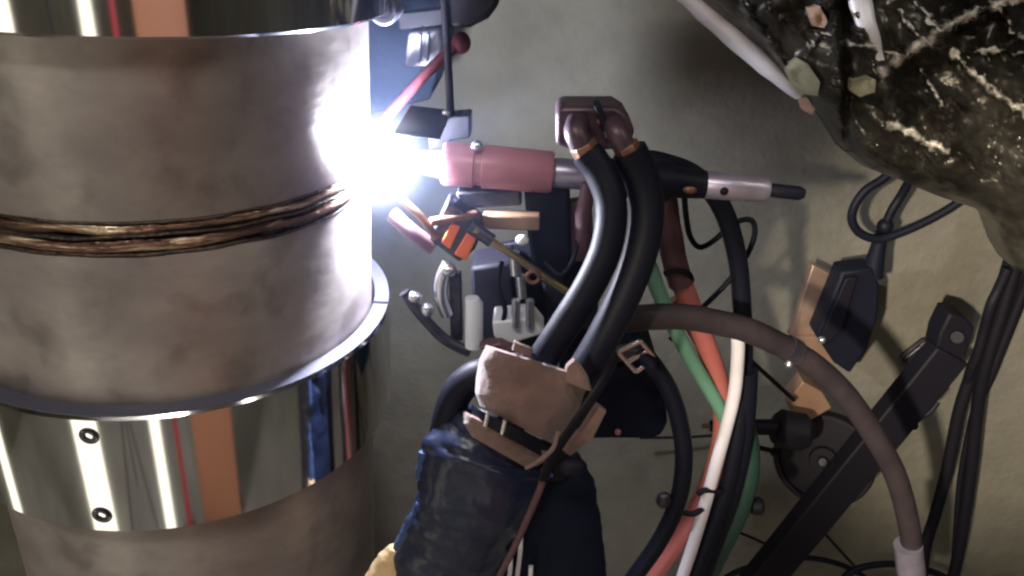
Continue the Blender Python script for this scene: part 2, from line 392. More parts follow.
def mth(nt, op, a, b):
    n = nt.nodes.new('ShaderNodeMath'); n.operation = op
    for i, q in enumerate((a, b)):
        if isinstance(q, (int, float)): n.inputs[i].default_value = q
        else: nt.links.new(q, n.inputs[i])
    return n.outputs[0]
def b_arc(nt, f, out, tc):
    e = nt.nodes.new('ShaderNodeEmission'); e.inputs[0].default_value = (.80, .84, 1, 1)
    nt.links.new(mth(nt, 'MULTIPLY', mth(nt, 'POWER', f, 3.6), 170.), e.inputs[1]); nt.links.new(e.outputs[0], out.inputs['Volume'])
volume('welding_arc_bloom', at(376, 163, .80), .085, b_arc, 'blinding white welding arc and its bloom between the pipe and the torch', 'welding arc')  # glow ball is wider than the arc, it also imitates bloom
def b_fume(nt, f, out, tc):
    e = nt.nodes.new('ShaderNodeVolumeScatter'); e.inputs['Color'].default_value = (.42, .56, 1, 1)
    nz = nt.nodes.new('ShaderNodeTexNoise'); nz.inputs['Scale'].default_value = 9; nt.links.new(tc.outputs['Object'], nz.inputs['Vector'])
    nt.links.new(mth(nt, 'MULTIPLY', mth(nt, 'POWER', f, 1.7), mth(nt, 'MULTIPLY', nz.outputs[0], .4)), e.inputs['Density']); nt.links.new(e.outputs[0], out.inputs['Volume'])
volume('welding_fume', at(402, 110, .88), .34, b_fume, 'thin blue haze of welding fume around the arc', 'smoke', 'stuff')

# ------------------------------------------------------------------ torch
TY = .845
t = thing('welding_torch', at(500, 190, TY), 'horizontal welding torch with pink barrel pointing at the arc', 'welding torch')
ay = lambda x: 164+(x-450)*.081
rod('nozzle', [(399, 161, TY, 3), (404, 161, TY, 7), (425, 162, TY, 13), (444, ay(444), TY, 17)], 'steel', t)
rod('barrel', [(443, ay(443), TY, 20), (446, ay(446), TY, 22), (474, ay(474), TY, 22), (475, ay(475), TY, 19.5), (482, ay(482), TY, 19.5), (483, ay(483), TY, 22), (550, ay(550), TY, 21), (553, ay(553), TY, 19)], 'pink', t)
ball('valve_cap', 477, 146, TY-.012, 6, 'steel', t)
rod('collar', [(552, ay(552), TY, 13), (556, ay(556), TY, 15), (590, ay(590), TY, 15)], 'lilac', t)
rod('rear_body', [(588, ay(588), TY, 18), (640, ay(640), TY, 20), (668, ay(668), TY, 20), (676, ay(676), TY, 16), (705, ay(705), TY, 14)], 'black', t)
rod('handle_sleeve', [(702, ay(702), TY, 12), (705, ay(705), TY, 14), (764, ay(764), TY, 13), (768, ay(768), TY, 11)], 'lilac', t)
ball('screw_head', 724, 191, TY-.014, 4.5, 'blackmat', t)
rod('end_cap', [(766, ay(766), TY, 6), (768, ay(768), TY, 7), (800, ay(800)+1, TY, 7), (804, ay(804)+1, TY, 5)], 'black', t)
ball('spark_cap', 690, 190, TY-.02, 5, 'copper', t, (1.4, .6, .8))
# arm above the torch
t = thing('torch_guide_arm', at(450, 140, .9), 'vertical guide rod with sliding block above the torch', 'bracket')
rod('rod', [(444, 0, .9, 4), (448, 60, .9, 4), (451, 122, .9, 4)], 'blackmat', t)
prism('slide_block', [(444, 117), (470, 115), (470, 138), (450, 141), (446, 158), (430, 160), (427, 122)], .885, .03, 'blackmat', t)
beam('arc_shade_plate', (403, 119, .86), (446, 124, .86), 4, .11, 'blackmat', t, bevel=.001)  # plate added over the arc to shade the parts and wall above
ball('cap_nut', 446, 114, .885, 4.5, 'steel', t)
prism('motor_housing', [(443, -14), (500, -14), (499, 5), (488, 19), (470, 28), (448, 29), (440, 20)], .90, .06, 'blackmat', t, bevel=.006)
tag(prism('dark_panel', [(350, -60), (446, -60), (444, 50), (430, 100), (350, 120)], 1.15, .15, 'navy2', bevel=.004), 'dark panel added in blue haze behind the small grey junction box', 'cabinet')  # dark panel put in to darken the background behind the box
t = thing('junction_box', at(425, 70, .98), 'small grey plastic box left of the vertical guide rod', 'box')
prism('housing', [(408, 32), (441, 29), (445, 50), (432, 66), (404, 68)], .98, .05, 'greybox', t, bevel=.005)
for x in (418, 426): prism('rib', [(x, 34), (x+3, 34), (x+2, 63), (x-1, 63)], .974, .008, 'greybox', t, bevel=.001)
beam('mount_bar', (400, 20, 1.0), (455, 14, 1.0), 16, .03, 'blackmat', t)
t = thing('red_gas_hose', at(420, 90, .95), 'dark red hose slanting down to the arc beside the guide rod', 'hose')
hose('tube', [(463, 40, .95), (440, 60, .94), (418, 82, .93), (398, 104, .92), (384, 120, .92)], 5.5, 'darkred', t)
ball('end_fitting', 461, 43, .95, 10, 'darkred', t, (1, 1, 1.1))

# ------------------------------------------------------------------ manifold and twin hoses
HY = .76
t = thing('hose_manifold', at(595, 150, HY+.02), 'dark purple metal block with two elbows feeding the thick black hoses', 'manifold')
prism('block', [(556, 112), (562, 107), (615, 107), (626, 114), (635, 130), (632, 142), (612, 150), (580, 152), (556, 146)], HY+.005, .05, 'purple', t, bevel=.004)
for n_, pts, r in (('elbow_fitting', [(578, 122, HY), (576, 132, HY-.012), (581, 145, HY-.016), (589, 160, HY-.016)], 12), ('elbow_fitting', [(614, 124, HY), (617, 134, HY-.012), (624, 146, HY-.014), (631, 158, HY-.014)], 11.5)):
    e = hose(n_, pts, r, 'purple', t)
    a_, b_ = pts[-2], pts[-1]; rod('hex_nut', [(a_[0]+1, a_[1]-1, a_[2]-.002, r+2), (b_[0]+1, b_[1]-1, b_[2]-.002, r+2)], 'copper', e, seg=6, bevel=.001)
ball('pink_glint', 601, 121, HY+.002, 4, 'red', t)  # red ball stands in for a small pink highlight on the block
beam('clamp_strip', (596, 102, HY+.003), (612, 144, HY+.003), 7, .02, 'black', t)
tag(hose('thick_hose', [(586, 152, HY-.016), (600, 172, HY-.022), (611, 205, HY-.036), (607, 245, HY-.052), (591, 283, HY-.066), (567, 322, HY-.078), (545, 356, HY-.086), (520, 400, HY-.088), (503, 450, HY-.08)], 16, 'black', seg=24, n=10),
    'left of the two thick black hoses, its left edge gleaming white', 'hose', 'twin thick black hoses')
tag(hose('thick_hose', [(629, 150, HY-.014), (641, 176, HY-.016), (647, 212, HY-.026), (640, 254, HY-.04), (622, 300, HY-.055), (599, 345, HY-.068), (578, 380, HY-.074), (560, 420, HY-.07), (556, 470, HY-.06)], 17, 'black', seg=24, n=10),
    'right of the two thick black hoses, curving down into the leather wrap', 'hose', 'twin thick black hoses')

# ------------------------------------------------------------------ bracket mechanism under the torch
t = thing('wire_feed_head', at(470, 300, .83), 'dark bracket head with orange window block, brass rod and steel fittings under the torch', 'bracket')
BY = .83
prism('tilted_block', [(447, 202), (484, 226), (475, 250), (459, 263), (429, 240)], BY-.02, .035, 'dsteel', t, bevel=.003)
for q in ([(451, 224), (460, 228), (450, 250), (441, 243)], [(467, 233), (477, 238), (466, 261), (454, 255)]):
    prism('orange_window', q, BY-.026, .012, 'orange', t, bevel=.0015)
beam('cross_bar', (430, 222, BY-.028), (478, 214, BY-.012), 7, .012, 'copper', t)
rod('brass_rod', [(474, 229, BY-.03, 3.8), (566, 291, BY-.02, 3.8)], 'brass', t)
rod('brass_rod_sleeve', [(470, 226, BY-.025, 7), (492, 241, BY-.028, 7)], 'dsteel', t)
beam('tan_bar', (483, 219, BY), (540, 221, BY), 15, .02, 'tanplate', t)
prism('spacer_bar', [(456, 192), (520, 190), (522, 206), (458, 210)], BY+.005, .03, 'dsteel', t, bevel=.003)
prism('dark_column', [(523, 182), (540, 170), (562, 172), (570, 190), (572, 262), (560, 290), (536, 282), (528, 240)], BY+.01, .05, 'blackmat', t, bevel=.005)
for (x, y) in ((528, 176), (541, 174), (553, 175), (546, 186), (533, 187)): ball('bolt', x, y, BY+.002, 4, 'steel', t)
prism('side_plate', [(563, 205), (592, 200), (594, 262), (560, 262)], BY+.02, .02, 'mauve', t)
rod('coupling', [(588, 182, BY, 6), (586, 200, BY, 8), (583, 214, BY, 8), (582, 250, BY, 6)], 'mauve', t)
hose('control_wire', [(545, 262, BY-.02), (560, 275, BY-.03), (572, 262, BY-.02), (578, 240, BY)], 2.5, 'black', t)
hose('control_wire', [(502, 262, BY), (498, 285, BY-.02), (505, 310, BY-.03), (500, 330, BY-.03)], 2.5, 'black', t)
prism('lower_housing', [(470, 268), (512, 262), (520, 330), (505, 345), (474, 340)], BY+.03, .06, 'blackmat', t, bevel=.005)
prism('rear_housing', [(540, 258), (600, 255), (598, 330), (545, 335)], BY+.04, .05, 'blackmat', t, bevel=.005)
prism('backing_plate', [(500, 245), (560, 235), (600, 250), (590, 350), (490, 350), (480, 300)], BY+.095, .012, 'blackmat', t)
beam('olive_bar', (455, 272, BY-.01), (457, 338, BY-.01), 12, .015, 'dsteel', t)
hose('swivel_joint', [(449, 262, BY-.02), (442, 278, BY-.024), (441, 296, BY-.024), (447, 314, BY-.02)], 7, 'steel', t)
ball('swivel_cap', 448, 270, BY-.03, 9, 'steel', t, (1, .8, .8))
ball('thumb_screw', 414, 297, BY-.03, 8, 'steel', t, (1.1, .8, .8)); ball('thumb_screw', 427, 310, BY-.03, 8, 'steel', t, (.9, .8, 1))
hose('swivel_arm', [(404, 292, BY-.03), (424, 318, BY-.03), (446, 340, BY-.03), (470, 352, BY-.03)], 5.5, 'dsteel', t)
rod('white_cylinder', [(472, 298, BY-.03, 7), (474, 303, BY-.03, 9), (474, 346, BY-.03, 9)], 'white', t)
prism('white_block', [(492, 322), (532, 318), (545, 334), (506, 346), (494, 338)], BY-.035, .04, 'white', t, bevel=.003)
for x, y, r in ((514, 262, 6), (520, 285, 5)): rod('fitting', [(x, y-10, BY-.02, r), (x+2, y+12, BY-.02, r)], 'steel', t)
for x in (516, 530): rod('fitting', [(x, 300, BY-.04, 4.5), (x, 326, BY-.04, 4.5)], 'steel', t)
p = at(533, 277, BY-.03); bm = bmesh.new()
sweep(bm, [p+Vector((math.cos(k*PI/12)*.007, 0, math.sin(k*PI/12)*.007)) for k in range(25)], [.0025]*25, 8, cap=False); obj('ring_nut', bm, 'copper', t)
ball('spring_washer', 522, 240, BY-.03, 7, 'white', t, (1, .7, .8))
hose('lower_arm', [(392, 214, BY), (412, 232, BY-.01), (434, 248, BY-.012)], 8, 'mauve', t)
hose('lower_arm_link', [(402, 200, BY-.01), (422, 218, BY-.02), (436, 238, BY-.02)], 4, 'copper', t)
prism('brown_tab', [(478, 348), (500, 344), (516, 352), (500, 360)], BY-.05, .02, 'mauve', t)

# ------------------------------------------------------------------ motor box behind hoses
t = thing('drive_motor_box', at(615, 440, .93), 'dark rounded drive box behind the twin hoses', 'box')
prism('housing', [(560, 345), (640, 345), (656, 362), (666, 395), (668, 425), (662, 437), (652, 440), (560, 440)], .93, .1, 'navy2', t, bevel=.008)
ball('screw', 618, 432, .928, 3.4, 'pink', t)
prism('top_rail', [(588, 352), (640, 350), (646, 360), (590, 364)], .918, .02, 'dsteel', t)
t = thing('strap_buckle', at(640, 370, .88), 'small steel buckle frame hooked on the black strap hose', 'buckle')
for A_, B_ in (((618, 352), (640, 341)), ((640, 341), (655, 358)), ((655, 358), (636, 372)), ((636, 372), (618, 352)), ((628, 362), (648, 350))):
    beam('bar', (*A_, .88), (*B_, .88), 4, .005, 'steel', t, bevel=.001)

# ------------------------------------------------------------------ leather wrap round the hoses
t = thing('leather_wrap', at(520, 460, .660), 'brown suede wrap strapped around the twin hoses above the navy sleeve', 'hose wrap')
def cloth(name, outline_rows, Y, bulge, th, m_, parent, nz=.004, seg=22):
    """rows of (left px,py)->(right px,py); a curved sheet bulging to the viewer, solid"""
    bm = bmesh.new(); F_ = []; B_ = []
    rows = []
    for i in range(len(outline_rows)-1):
        for k in range(6):
            s = k/6; rows.append(tuple(outline_rows[i][j]*(1-s)+outline_rows[i+1][j]*s for j in range(4)))
    rows.append(outline_rows[-1])
    for ri, (x0, y0, x1, y1) in enumerate(rows):
        f = []; b = []
        for k in range(seg+1):
            s = k/seg; x = x0+(x1-x0)*s; y = y0+(y1-y0)*s
            d = Y-bulge*(math.sqrt(max(0, 1-(2*s-1)**2))) + nz*noise.noise(Vector((x*.05, y*.05, Y)))*1.5
            pt = at(x, y, d); f.append(bm.verts.new(pt)); b.append(bm.verts.new(pt+Vector((0, th, 0))))
        F_.append(f); B_.append(b)
    R_ = len(F_)
    for i in range(R_-1):
        for k in range(seg):
            bm.faces.new((F_[i][k], F_[i][k+1], F_[i+1][k+1], F_[i+1][k])); bm.faces.new((B_[i][k], B_[i+1][k], B_[i+1][k+1], B_[i][k+1]))
        bm.faces.new((F_[i][0], F_[i+1][0], B_[i+1][0], B_[i][0])); bm.faces.new((F_[i][seg], B_[i][seg], B_[i+1][seg], F_[i+1][seg]))
    for k in range(seg):
        bm.faces.new((F_[0][k], B_[0][k], B_[0][k+1], F_[0][k+1])); bm.faces.new((F_[-1][k], F_[-1][k+1], B_[-1][k+1], B_[-1][k]))
    return obj(name, bm, m_, parent)
cloth('main_flap', [(486, 347, 588, 379), (479, 361, 589, 388), (476, 378, 580, 407), (475, 392, 568, 428), (479, 405, 556, 446)], .675, .045, .004, 'suede', t)
cloth('top_tab', [(512, 350, 531, 357), (514, 342, 533, 350)], .640, .004, .004, 'suede', t)
cloth('corner_tab', [(561, 380, 592, 392), (566, 366, 588, 378), (573, 360, 579, 364)], .642, .006, .004, 'suede', t)
cloth('lower_flap', [(463, 413, 552, 455), (462, 422, 546, 462), (469, 435, 530, 470)], .670, .04, .004, 'suede', t)
cloth('side_flap', [(596, 404, 606, 412), (580, 430, 592, 440), (560, 448, 570, 456)], .660, .006, .005, 'suede', t)
cloth('inner_collar', [(524, 350, 560, 372), (519, 362, 553, 381)], .646, .01, .005, 'navy', t, nz=0)
cloth('strap', [(472, 406, 552, 447), (470, 417, 546, 459)], .670, .046, .003, 'black', t, nz=.001)
for x, y in ((486, 420), (503, 428)):
    cloth('strap_keeper', [(x, y-8, x+4, y-6), (x-3, y+6, x+1, y+8)], .625, .001, .003, 'steel', t, nz=0)
hose('pull_strap', [(616, 356, .670), (604, 380, .638), (588, 404, .625), (570, 430, .620), (552, 458, .620), (543, 480, .620)], 6, 'blackmat', t, flat=.4)
ball('strap_knot', 572, 466, .630, 14, 'blackmat', t, (1.1, .7, .7))
hose('edge_binding', [(558, 432, .618), (553, 448, .616), (540, 460, .618), (526, 468, .620)], 2.2, 'suede', t)
t = None
tag(hose('black_loop_cable', [(520, 368, .710), (498, 372, .705), (476, 376, .700), (459, 390, .695), (449, 414, .690), (444, 445, .685), (445, 480, .690)], 16, 'black', seg=24, n=10), 'thick black cable looping out left of the suede wrap', 'cable')

# sleeves
def sleeve(name, rows, flat, m_, parent, amp=.06, seed=0):
    W = [at(*r[:3]) for r in rows]
    S = spline([(*w_, pxm(w_, r[3])) for w_, r in zip(W, rows)], 12)
    bm = bmesh.new()
    def wob(s, a, p):
        v = noise.noise(Vector((math.cos(a)*1.2+seed, math.sin(a)*1.2, s*9)))+.6*noise.noise(Vector((math.cos(a)*2.2+seed, math.sin(a)*2.2, s*26)))
        return 1+amp*v
    sweep(bm, [Vector(s[:3]) for s in S], [s[3] for s in S], 64, flat, wob)
    return obj(name, bm, m_, parent)
t = thing('leather_sleeve', at(450, 620, .670), 'glossy wrinkled navy leather sleeve with blue lining below the suede wrap', 'hose sleeve')
sleeve('sleeve_body', [(503, 434, .685, 48), (492, 450, .680, 64), (482, 480, .670, 63), (468, 520, .670, 57), (450, 560, .670, 56), (436, 610, .670, 56)], .62, 'navy', t, .10)
sleeve('lining_edge', [(424, 452, .665, 5), (420, 478, .665, 6)], .7, 'blue', t, .2)
sleeve('lining_edge', [(420, 503, .660, 4), (412, 525, .660, 8), (402, 545, .660, 8), (394, 562, .660, 7)], .7, 'blue', t, .2)
t = thing('tan_cuff', at(388, 600, .660), 'pale tan leather cuff at the bottom edge left of the navy sleeve', 'cuff')
sleeve('cuff', [(397, 548, .660, 8), (392, 562, .660, 16), (384, 590, .660, 24), (376, 620, .660, 26)], .7, 'tan', t, .08)
t = thing('navy_cloth_sleeve', at(560, 620, .710), 'dull navy cloth sleeve hanging right of the leather sleeve', 'hose sleeve')
sleeve('sleeve_body', [(548, 452, .720, 30), (548, 480, .715, 44), (551, 520, .710, 50), (553, 560, .710, 52), (556, 620, .710, 54)], .6, 'navy2', t, .05, 4)
tag(hose('mauve_cord', [(545, 468, .625), (541, 486, .625), (529, 515, .625), (514, 548, .625), (497, 582, .625), (485, 620, .630)], 3.6, 'mauve'), 'thin mauve cord hanging between the two navy sleeves', 'cord')  # thin mauve cord
for i, (x, y, lb) in enumerate(((510, 556, 'left white cord at the bottom edge beside the mauve cord'), (520, 538, 'middle and longest white cord at the bottom edge'), (530, 566, 'right and shortest white cord at the bottom edge'))):
    tag(hose('white_cord', [(x+1, y, .655), (x, y+16, .650), (x-3, y+40, .650), (x-6, y+70, .650)], 2.4, 'whitehose', ref=0), lb, 'cord', 'white cords at the bottom edge')  # thin white cord

# ------------------------------------------------------------------ hoses right of centre
tag(hose('black_supply_hose', [(640, 160, .87), (662, 163, .88), (690, 173, .90), (712, 192, .92), (728, 222, .93), (738, 262, .94), (742, 305, .94), (744, 350, .94), (742, 395, .93), (736, 440, .92), (727, 485, .91), (712, 530, .90), (694, 580, .89), (675, 640, .88)], 9.5, 'black', n=8, ref=5),
    'black hose arching from behind the torch down the middle right', 'hose')
tag(hose('white_hose', [(737, 326, .905), (738, 350, .905), (735, 390, .905), (727, 425, .90), (716, 465, .895), (705, 505, .89), (692, 548, .885), (678, 590, .88), (662, 640, .88)], 6.5, 'whitehose', ref=3), 'white hose lit along the left of the black supply hose', 'hose')
tag(hose('dark_green_hose', [(724, 396, .95), (738, 415, .95), (748, 445, .95), (747, 480, .94), (734, 520, .94), (714, 560, .93), (696, 600, .93), (680, 640, .93)], 11, 'dgreen', ref=3), 'dark green hose curving behind the black supply hose near the bottom', 'hose')
tag(hose('dark_bundle_hose', [(747, 370, .93), (746, 400, .93), (742, 440, .93), (733, 485, .925), (718, 530, .92), (702, 575, .91), (684, 640, .91)], 10, 'black', ref=3), 'black hose pressed against the right of the supply hose', 'hose')
t = thing('red_hose', at(655, 580, .93), 'red hose running down beside the green hose to the bottom edge', 'hose')
hose('tube', [(672, 235, .95), (678, 270, .95), (690, 305, .95), (706, 345, .95), (719, 385, .94), (723, 430, .93), (712, 476, .92), (690, 522, .91), (660, 566, .90), (630, 610, .90)], 10, 'red', t)
hose('mauve_jacket', [(664, 196, .945), (668, 225, .945), (674, 258, .945), (681, 284, .945)], 12.5, 'mauve', t)
hose('cable_tie', [(664, 274, .925), (676, 271, .924), (688, 273, .93), (692, 280, .945)], 2.8, 'blackmat', t)
hose('cable_tie', [(698, 494, .885), (706, 490, .885), (722, 492, .89)], 3, 'blackmat', t)
hose('cable_tie', [(676, 510, .885), (692, 514, .885), (704, 508, .885)], 3, 'blackmat', t)
tag(hose('pink_hose', [(672, 300, .99), (688, 320, .985), (705, 350, .98), (716, 380, .97), (722, 410, .96), (720, 440, .95), (704, 490, .95), (670, 545, .95), (640, 590, .95)], 7, 'red'), 'second red hose half hidden behind the first red hose', 'hose')
tag(hose('green_hose', [(640, 240, .93), (650, 268, .93), (660, 295, .93), (672, 322, .93), (688, 354, .93), (706, 384, .925), (722, 412, .925), (732, 440, .93)], 7.5, 'green'), 'bright green hose crossing down to the red hose', 'hose')
tag(hose('black_strap_hose', [(640, 350, .89), (654, 366, .88), (670, 392, .87), (680, 425, .86), (684, 460, .85), (678, 500, .85), (660, 540, .85), (632, 580, .85), (600, 625, .85)], 9, 'black'), 'black hose bending from the buckle down past the grey wall', 'hose')
for i, (x, y) in enumerate(((664, 500),)):
    tag(ball('hose_clip', x, y, .848, 8, 'dsteel', None, (1, .8, 1.2)), 'small grey clip on the black strap hose', 'clip')
t = thing('brown_hose', at(913, 600, .9), 'long brownish black hose arching from the centre to the bottom right', 'hose')
hose('tube', [(625, 320, .80), (650, 317, .80), (685, 317, .81), (715, 322, .82), (750, 331, .83), (790, 350, .85), (820, 370, .86), (848, 398, .87), (873, 434, .88), (894, 472, .89), (907, 515, .90), (913, 560, .90), (914, 620, .90)], 12, 'hosewarm', t, n=12)
rod('clamp_band', [(786, 347, .848, 13.3), (796, 353, .852, 13.3)], 'dsteel', t); ball('clamp_screw', 789, 364, .84, 4, 'steel', t)
rod('end_highlight', [(908, 545, .898, 13.4), (911, 572, .898, 13.4)], 'lilac', t)  # lilac band stands in for the highlight on the hose end

# thin cables near torch tail
tag(hose('thin_black_cable', [(684, 192, .93), (686, 215, .94), (690, 236, .95), (699, 247, .96), (712, 242, .965), (728, 228, .97), (742, 220, .975), (753, 222, .98), (754, 238, .98), (744, 260, .98), (726, 284, .98), (700, 310, .98), (670, 340, .97)], 2.8, 'black'), 'thin black cable looping behind the supply hose under the torch tail', 'cable')
tag(hose('thin_rod_cable', [(750, 360, 1.2), (770, 378, 1.22), (794, 400, 1.25)], 2.2, 'blackmat'), 'short thin black wire slanting toward the tan bracket', 'wire')
tag(hose('thin_ground_wire', [(640, 438, 1.4), (690, 437, 1.42), (730, 434, 1.44)], 1.3, 'blackmat'), 'faint thin wire running level behind the red hose', 'wire')
tag(hose('thin_ground_wire', [(728, 528, 1.42), (750, 537, 1.43), (775, 548, 1.44)], 1.4, 'blackmat'), 'faint thin wire below the small black knob', 'wire')
tag(hose('thin_ground_wire', [(818, 526, 1.44), (835, 545, 1.44), (858, 570, 1.44)], 1.4, 'blackmat'), 'faint thin wire right of the black arm at the bottom', 'wire')
# ------------------------------------------------------------------ pendant box
PB = 1.30
t = thing('black_control_pendant', at(845, 375, PB), 'black control box hanging by a cable from the foil bundle', 'control box')
prism('housing', [(842, 272), (873, 268), (880, 286), (878, 318), (868, 348), (850, 374), (834, 363), (816, 336)], PB, .05, 'black', t, bevel=.005)
prism('front_lid', [(846, 279), (858, 277), (842, 330), (828, 344), (822, 334)], PB-.008, .012, 'blackmat', t)
rod('strain_relief', [(872, 275, PB+.02, 11), (877, 252, PB+.02, 8), (882, 232, PB+.02, 6)], 'black', t)
ball('gland_nut', 885, 226, PB+.02, 8, 'black', t)
hose('hanging_cable', [(884, 228, PB+.02), (892, 210, PB+.02), (902, 194, PB+.02), (918, 165, PB)], 4.5, 'black', t)
ball('button', 822, 340, PB-.008, 4, 'steel', t)
tag(hose('hanging_cable_loop', [(905, 158, 1.28), (884, 178, 1.28), (866, 190, 1.28), (855, 205, 1.28), (852, 220, 1.28), (860, 233, 1.28), (878, 239, 1.28), (900, 233, 1.28), (925, 222, 1.28), (950, 208, 1.28), (975, 190, 1.28)], 4.4, 'black'), 'black cable drooping in a loop under the foil bundle', 'cable')
t = thing('copper_bracket', at(815, 366, 1.36), 'rose copper sheet bracket left of the black control box', 'bracket')
prism('upper_plate', [(813, 265), (839, 278), (836, 300), (818, 337), (790, 338), (800, 305)], 1.355, .02, 'rosecop', t)
prism('lower_lip', [(790, 338), (818, 337), (836, 352), (833, 367), (812, 350)], 1.34, .03, 'tanplate', t)
t = thing('tan_bracket', at(805, 422, 1.3), 'tan metal plate just above the black wheel', 'bracket')
prism('plate', [(803, 382), (822, 392), (832, 408), (815, 418), (800, 424), (787, 404)], 1.28, .04, 'tanplate', t)
t = thing('clamp_knob', at(775, 445, 1.2), 'black clamp knob with short shaft between supply hose and tan plate', 'knob')  # clamp knob on a short shaft
rod('shaft', [(744, 427, 1.2, 8), (780, 427, 1.2, 8)], 'blackmat', t)
rod('knob_head', [(775, 428, 1.2, 15), (780, 428, 1.2, 19), (802, 432, 1.2, 19), (808, 434, 1.2, 14)], 'blackmat', t)
rod('set_pin', [(750, 445, 1.22, 2.5), (772, 451, 1.22, 2.5)], 'blackmat', t); ball('pin_head', 774, 452, 1.22, 4.5, 'blackmat', t)
for x, y, Y_, r, lb, mm in ((749, 401, 1.0, 6, 'tiny black knob above the clamp knob beside the supply hose', 'blackmat'), (754, 506, .97, 9, 'small round black knob right of the dark green hose near the bottom', 'blackmat'), (713, 426, 1.0, 6, 'small black knob with orange tip left of the white hose', 'blackmat')):
    k = thing('small_knob', at(x, y+r, Y_), lb, 'knob', 'small round knobs')  # small round knob on a stem
    rod('knob_head', [(x-3, y, Y_-.01, r*.85), (x-1, y, Y_-.01, r), (x+r*.7, y, Y_-.01, r), (x+r, y, Y_-.01, r*.7)], mm, k)
    rod('stem', [(x-r*1.8, y, Y_-.01, r*.4), (x, y, Y_-.01, r*.4)], 'copper' if x == 713 else 'dsteel', k)
# wheel and arm
AY = 1.25
t = thing('black_wheel', at(822, 506, AY+.04), 'round black wheel behind the long black arm at lower right', 'wheel')
c = at(824, 459, AY+.03); nrm = Vector((-.45, -.85, .25)).normalized(); r = pxm(c, 47)
bm = bmesh.new(); u = nrm.cross(Vector((0, 0, 1))).normalized(); v = nrm.cross(u); rings = []
for rr, h in ((.0, -.02), (1.0, -.02), (1.03, -.012), (1.03, .008), (.99, .014), (.90, .014), (.87, .006), (.30, .004), (.27, .012), (.12, .012), (.10, .006), (0.0, .006)):
    rings.append([bm.verts.new(c+nrm*h+(u*math.cos(2*PI*k/64)+v*math.sin(2*PI*k/64))*r*max(rr, .001)) for k in range(64)])
for i in range(len(rings)-1):
    for k in range(64): bm.faces.new((rings[i][k], rings[i][(k+1) % 64], rings[i+1][(k+1) % 64], rings[i+1][k]))
obj('rim_disc', bm, 'blackmat', t)
bm = bmesh.new(); cyl(bm, c+nrm*.01, c+nrm*.022, r*.09); obj('hub_bolt', bm, 'dsteel', t, bevel=.001)
t = thing('black_arm', at(860, 600, AY), 'long black arm slanting from the pivot at right down to the bottom edge', 'arm')
beam('arm_bar', (948, 351, AY), (740, 606, AY-.06), 36, .04, 'blackmat', t, bevel=.004)
prism('pivot_housing', [(950, 314), (966, 318), (975, 328), (966, 356), (950, 372), (936, 352), (940, 334)], AY-.01, .05, 'blackmat', t, bevel=.004)
rod('pivot_bolt', [(957, 337, AY-.016, 7), (957.3, 337.4, AY-.024, 6)], 'blackmat', t)
hose('wire_hook', [(938, 402, AY-.02), (930, 412, AY-.025), (920, 418, AY-.025), (914, 424, AY-.02)], 2.6, 'black', t)
ball('hook_end', 914, 426, AY-.02, 4, 'black', t)
t = thing('oval_link', at(915, 365, 1.44), 'small dark oval chain link on the wall left of the arm pivot', 'link')
c0, c1 = at(906, 358, 1.455), at(924, 344, 1.455); ax = (c1-c0).normalized(); u = ax.cross(Vector((0, 1, 0))).normalized(); rr = pxm(c0, 5)
pts = [c1+ax*math.cos(a)*rr*1.0+u*math.sin(a)*rr for a in [(-PI/2+PI*k/10) for k in range(11)]] + [c0+ax*math.cos(a)*rr+u*math.sin(a)*rr for a in [(PI/2+PI*k/10) for k in range(11)]]
pts.append(pts[0]); bm = bmesh.new(); sweep(bm, pts, [pxm(c0, 2.4)]*len(pts), 8); obj('link_loop', bm, 'dsteel', t)
rod('link_pin', [(910, 355, 1.455, 1.5), (920, 347, 1.455, 1.5)], 'dsteel', t)
# right cable bundle
RB = 1.33
for pts, r, lb in (
    ([(1012, 255, RB), (1003, 285, RB), (993, 315, RB), (982, 345, RB), (971, 375, RB), (959, 412, RB), (947, 470, RB), (935, 515, RB), (926, 545, RB), (920, 590, RB), (914, 640, RB)], 6.0, 'leftmost cable of the hanging bundle at the right edge'),
    ([(1020, 250, RB-.015), (1010, 285, RB-.015), (1000, 318, RB-.015), (990, 350, RB-.015), (981, 385, RB-.01), (976, 420, RB), (972, 460, RB), (967, 500, RB), (959, 550, RB), (948, 600, RB), (940, 640, RB)], 6.0, 'cable of the right bundle that stays almost straight down beside the thinnest one'),
    ([(1028, 258, RB+.01), (1018, 290, RB+.01), (1008, 320, RB+.01), (997, 348, RB+.01), (984, 378, RB+.01), (974, 410, RB+.01), (967, 440, RB+.01), (960, 480, RB+.01), (956, 530, RB+.01), (952, 600, RB+.01)], 3.0, 'thinnest cable of the right bundle'),
    ([(1008, 268, RB-.02), (998, 290, RB-.02), (991, 305, RB-.025), (984, 330, RB-.02), (978, 352, RB-.02), (970, 372, RB-.01), (963, 400, RB+.02), (955, 430, RB+.03)], 5.0, 'short dark cable tied to the front of the right bundle'),
    ([(1036, 262, RB), (1024, 290, RB), (1012, 320, RB), (1000, 350, RB), (988, 380, RB), (978, 402, RB+.01), (973, 440, RB+.02), (970, 480, RB+.02)], 5.5, 'rightmost cable of the hanging bundle at the right edge')):
    tag(hose('hanging_cable', pts, r, 'blackmat'), lb, 'cable', 'cables bundled at the right edge')
tag(hose('floor_cable', [(700, 600, 1.36), (727, 577, 1.36), (757, 565, 1.37), (798, 558, 1.38), (828, 561, 1.38), (855, 571, 1.38), (880, 590, 1.37)], 2.8, 'black'), 'thin black cable arching along the bottom edge left of the brownish hose', 'cable', 'cables along the bottom edge')
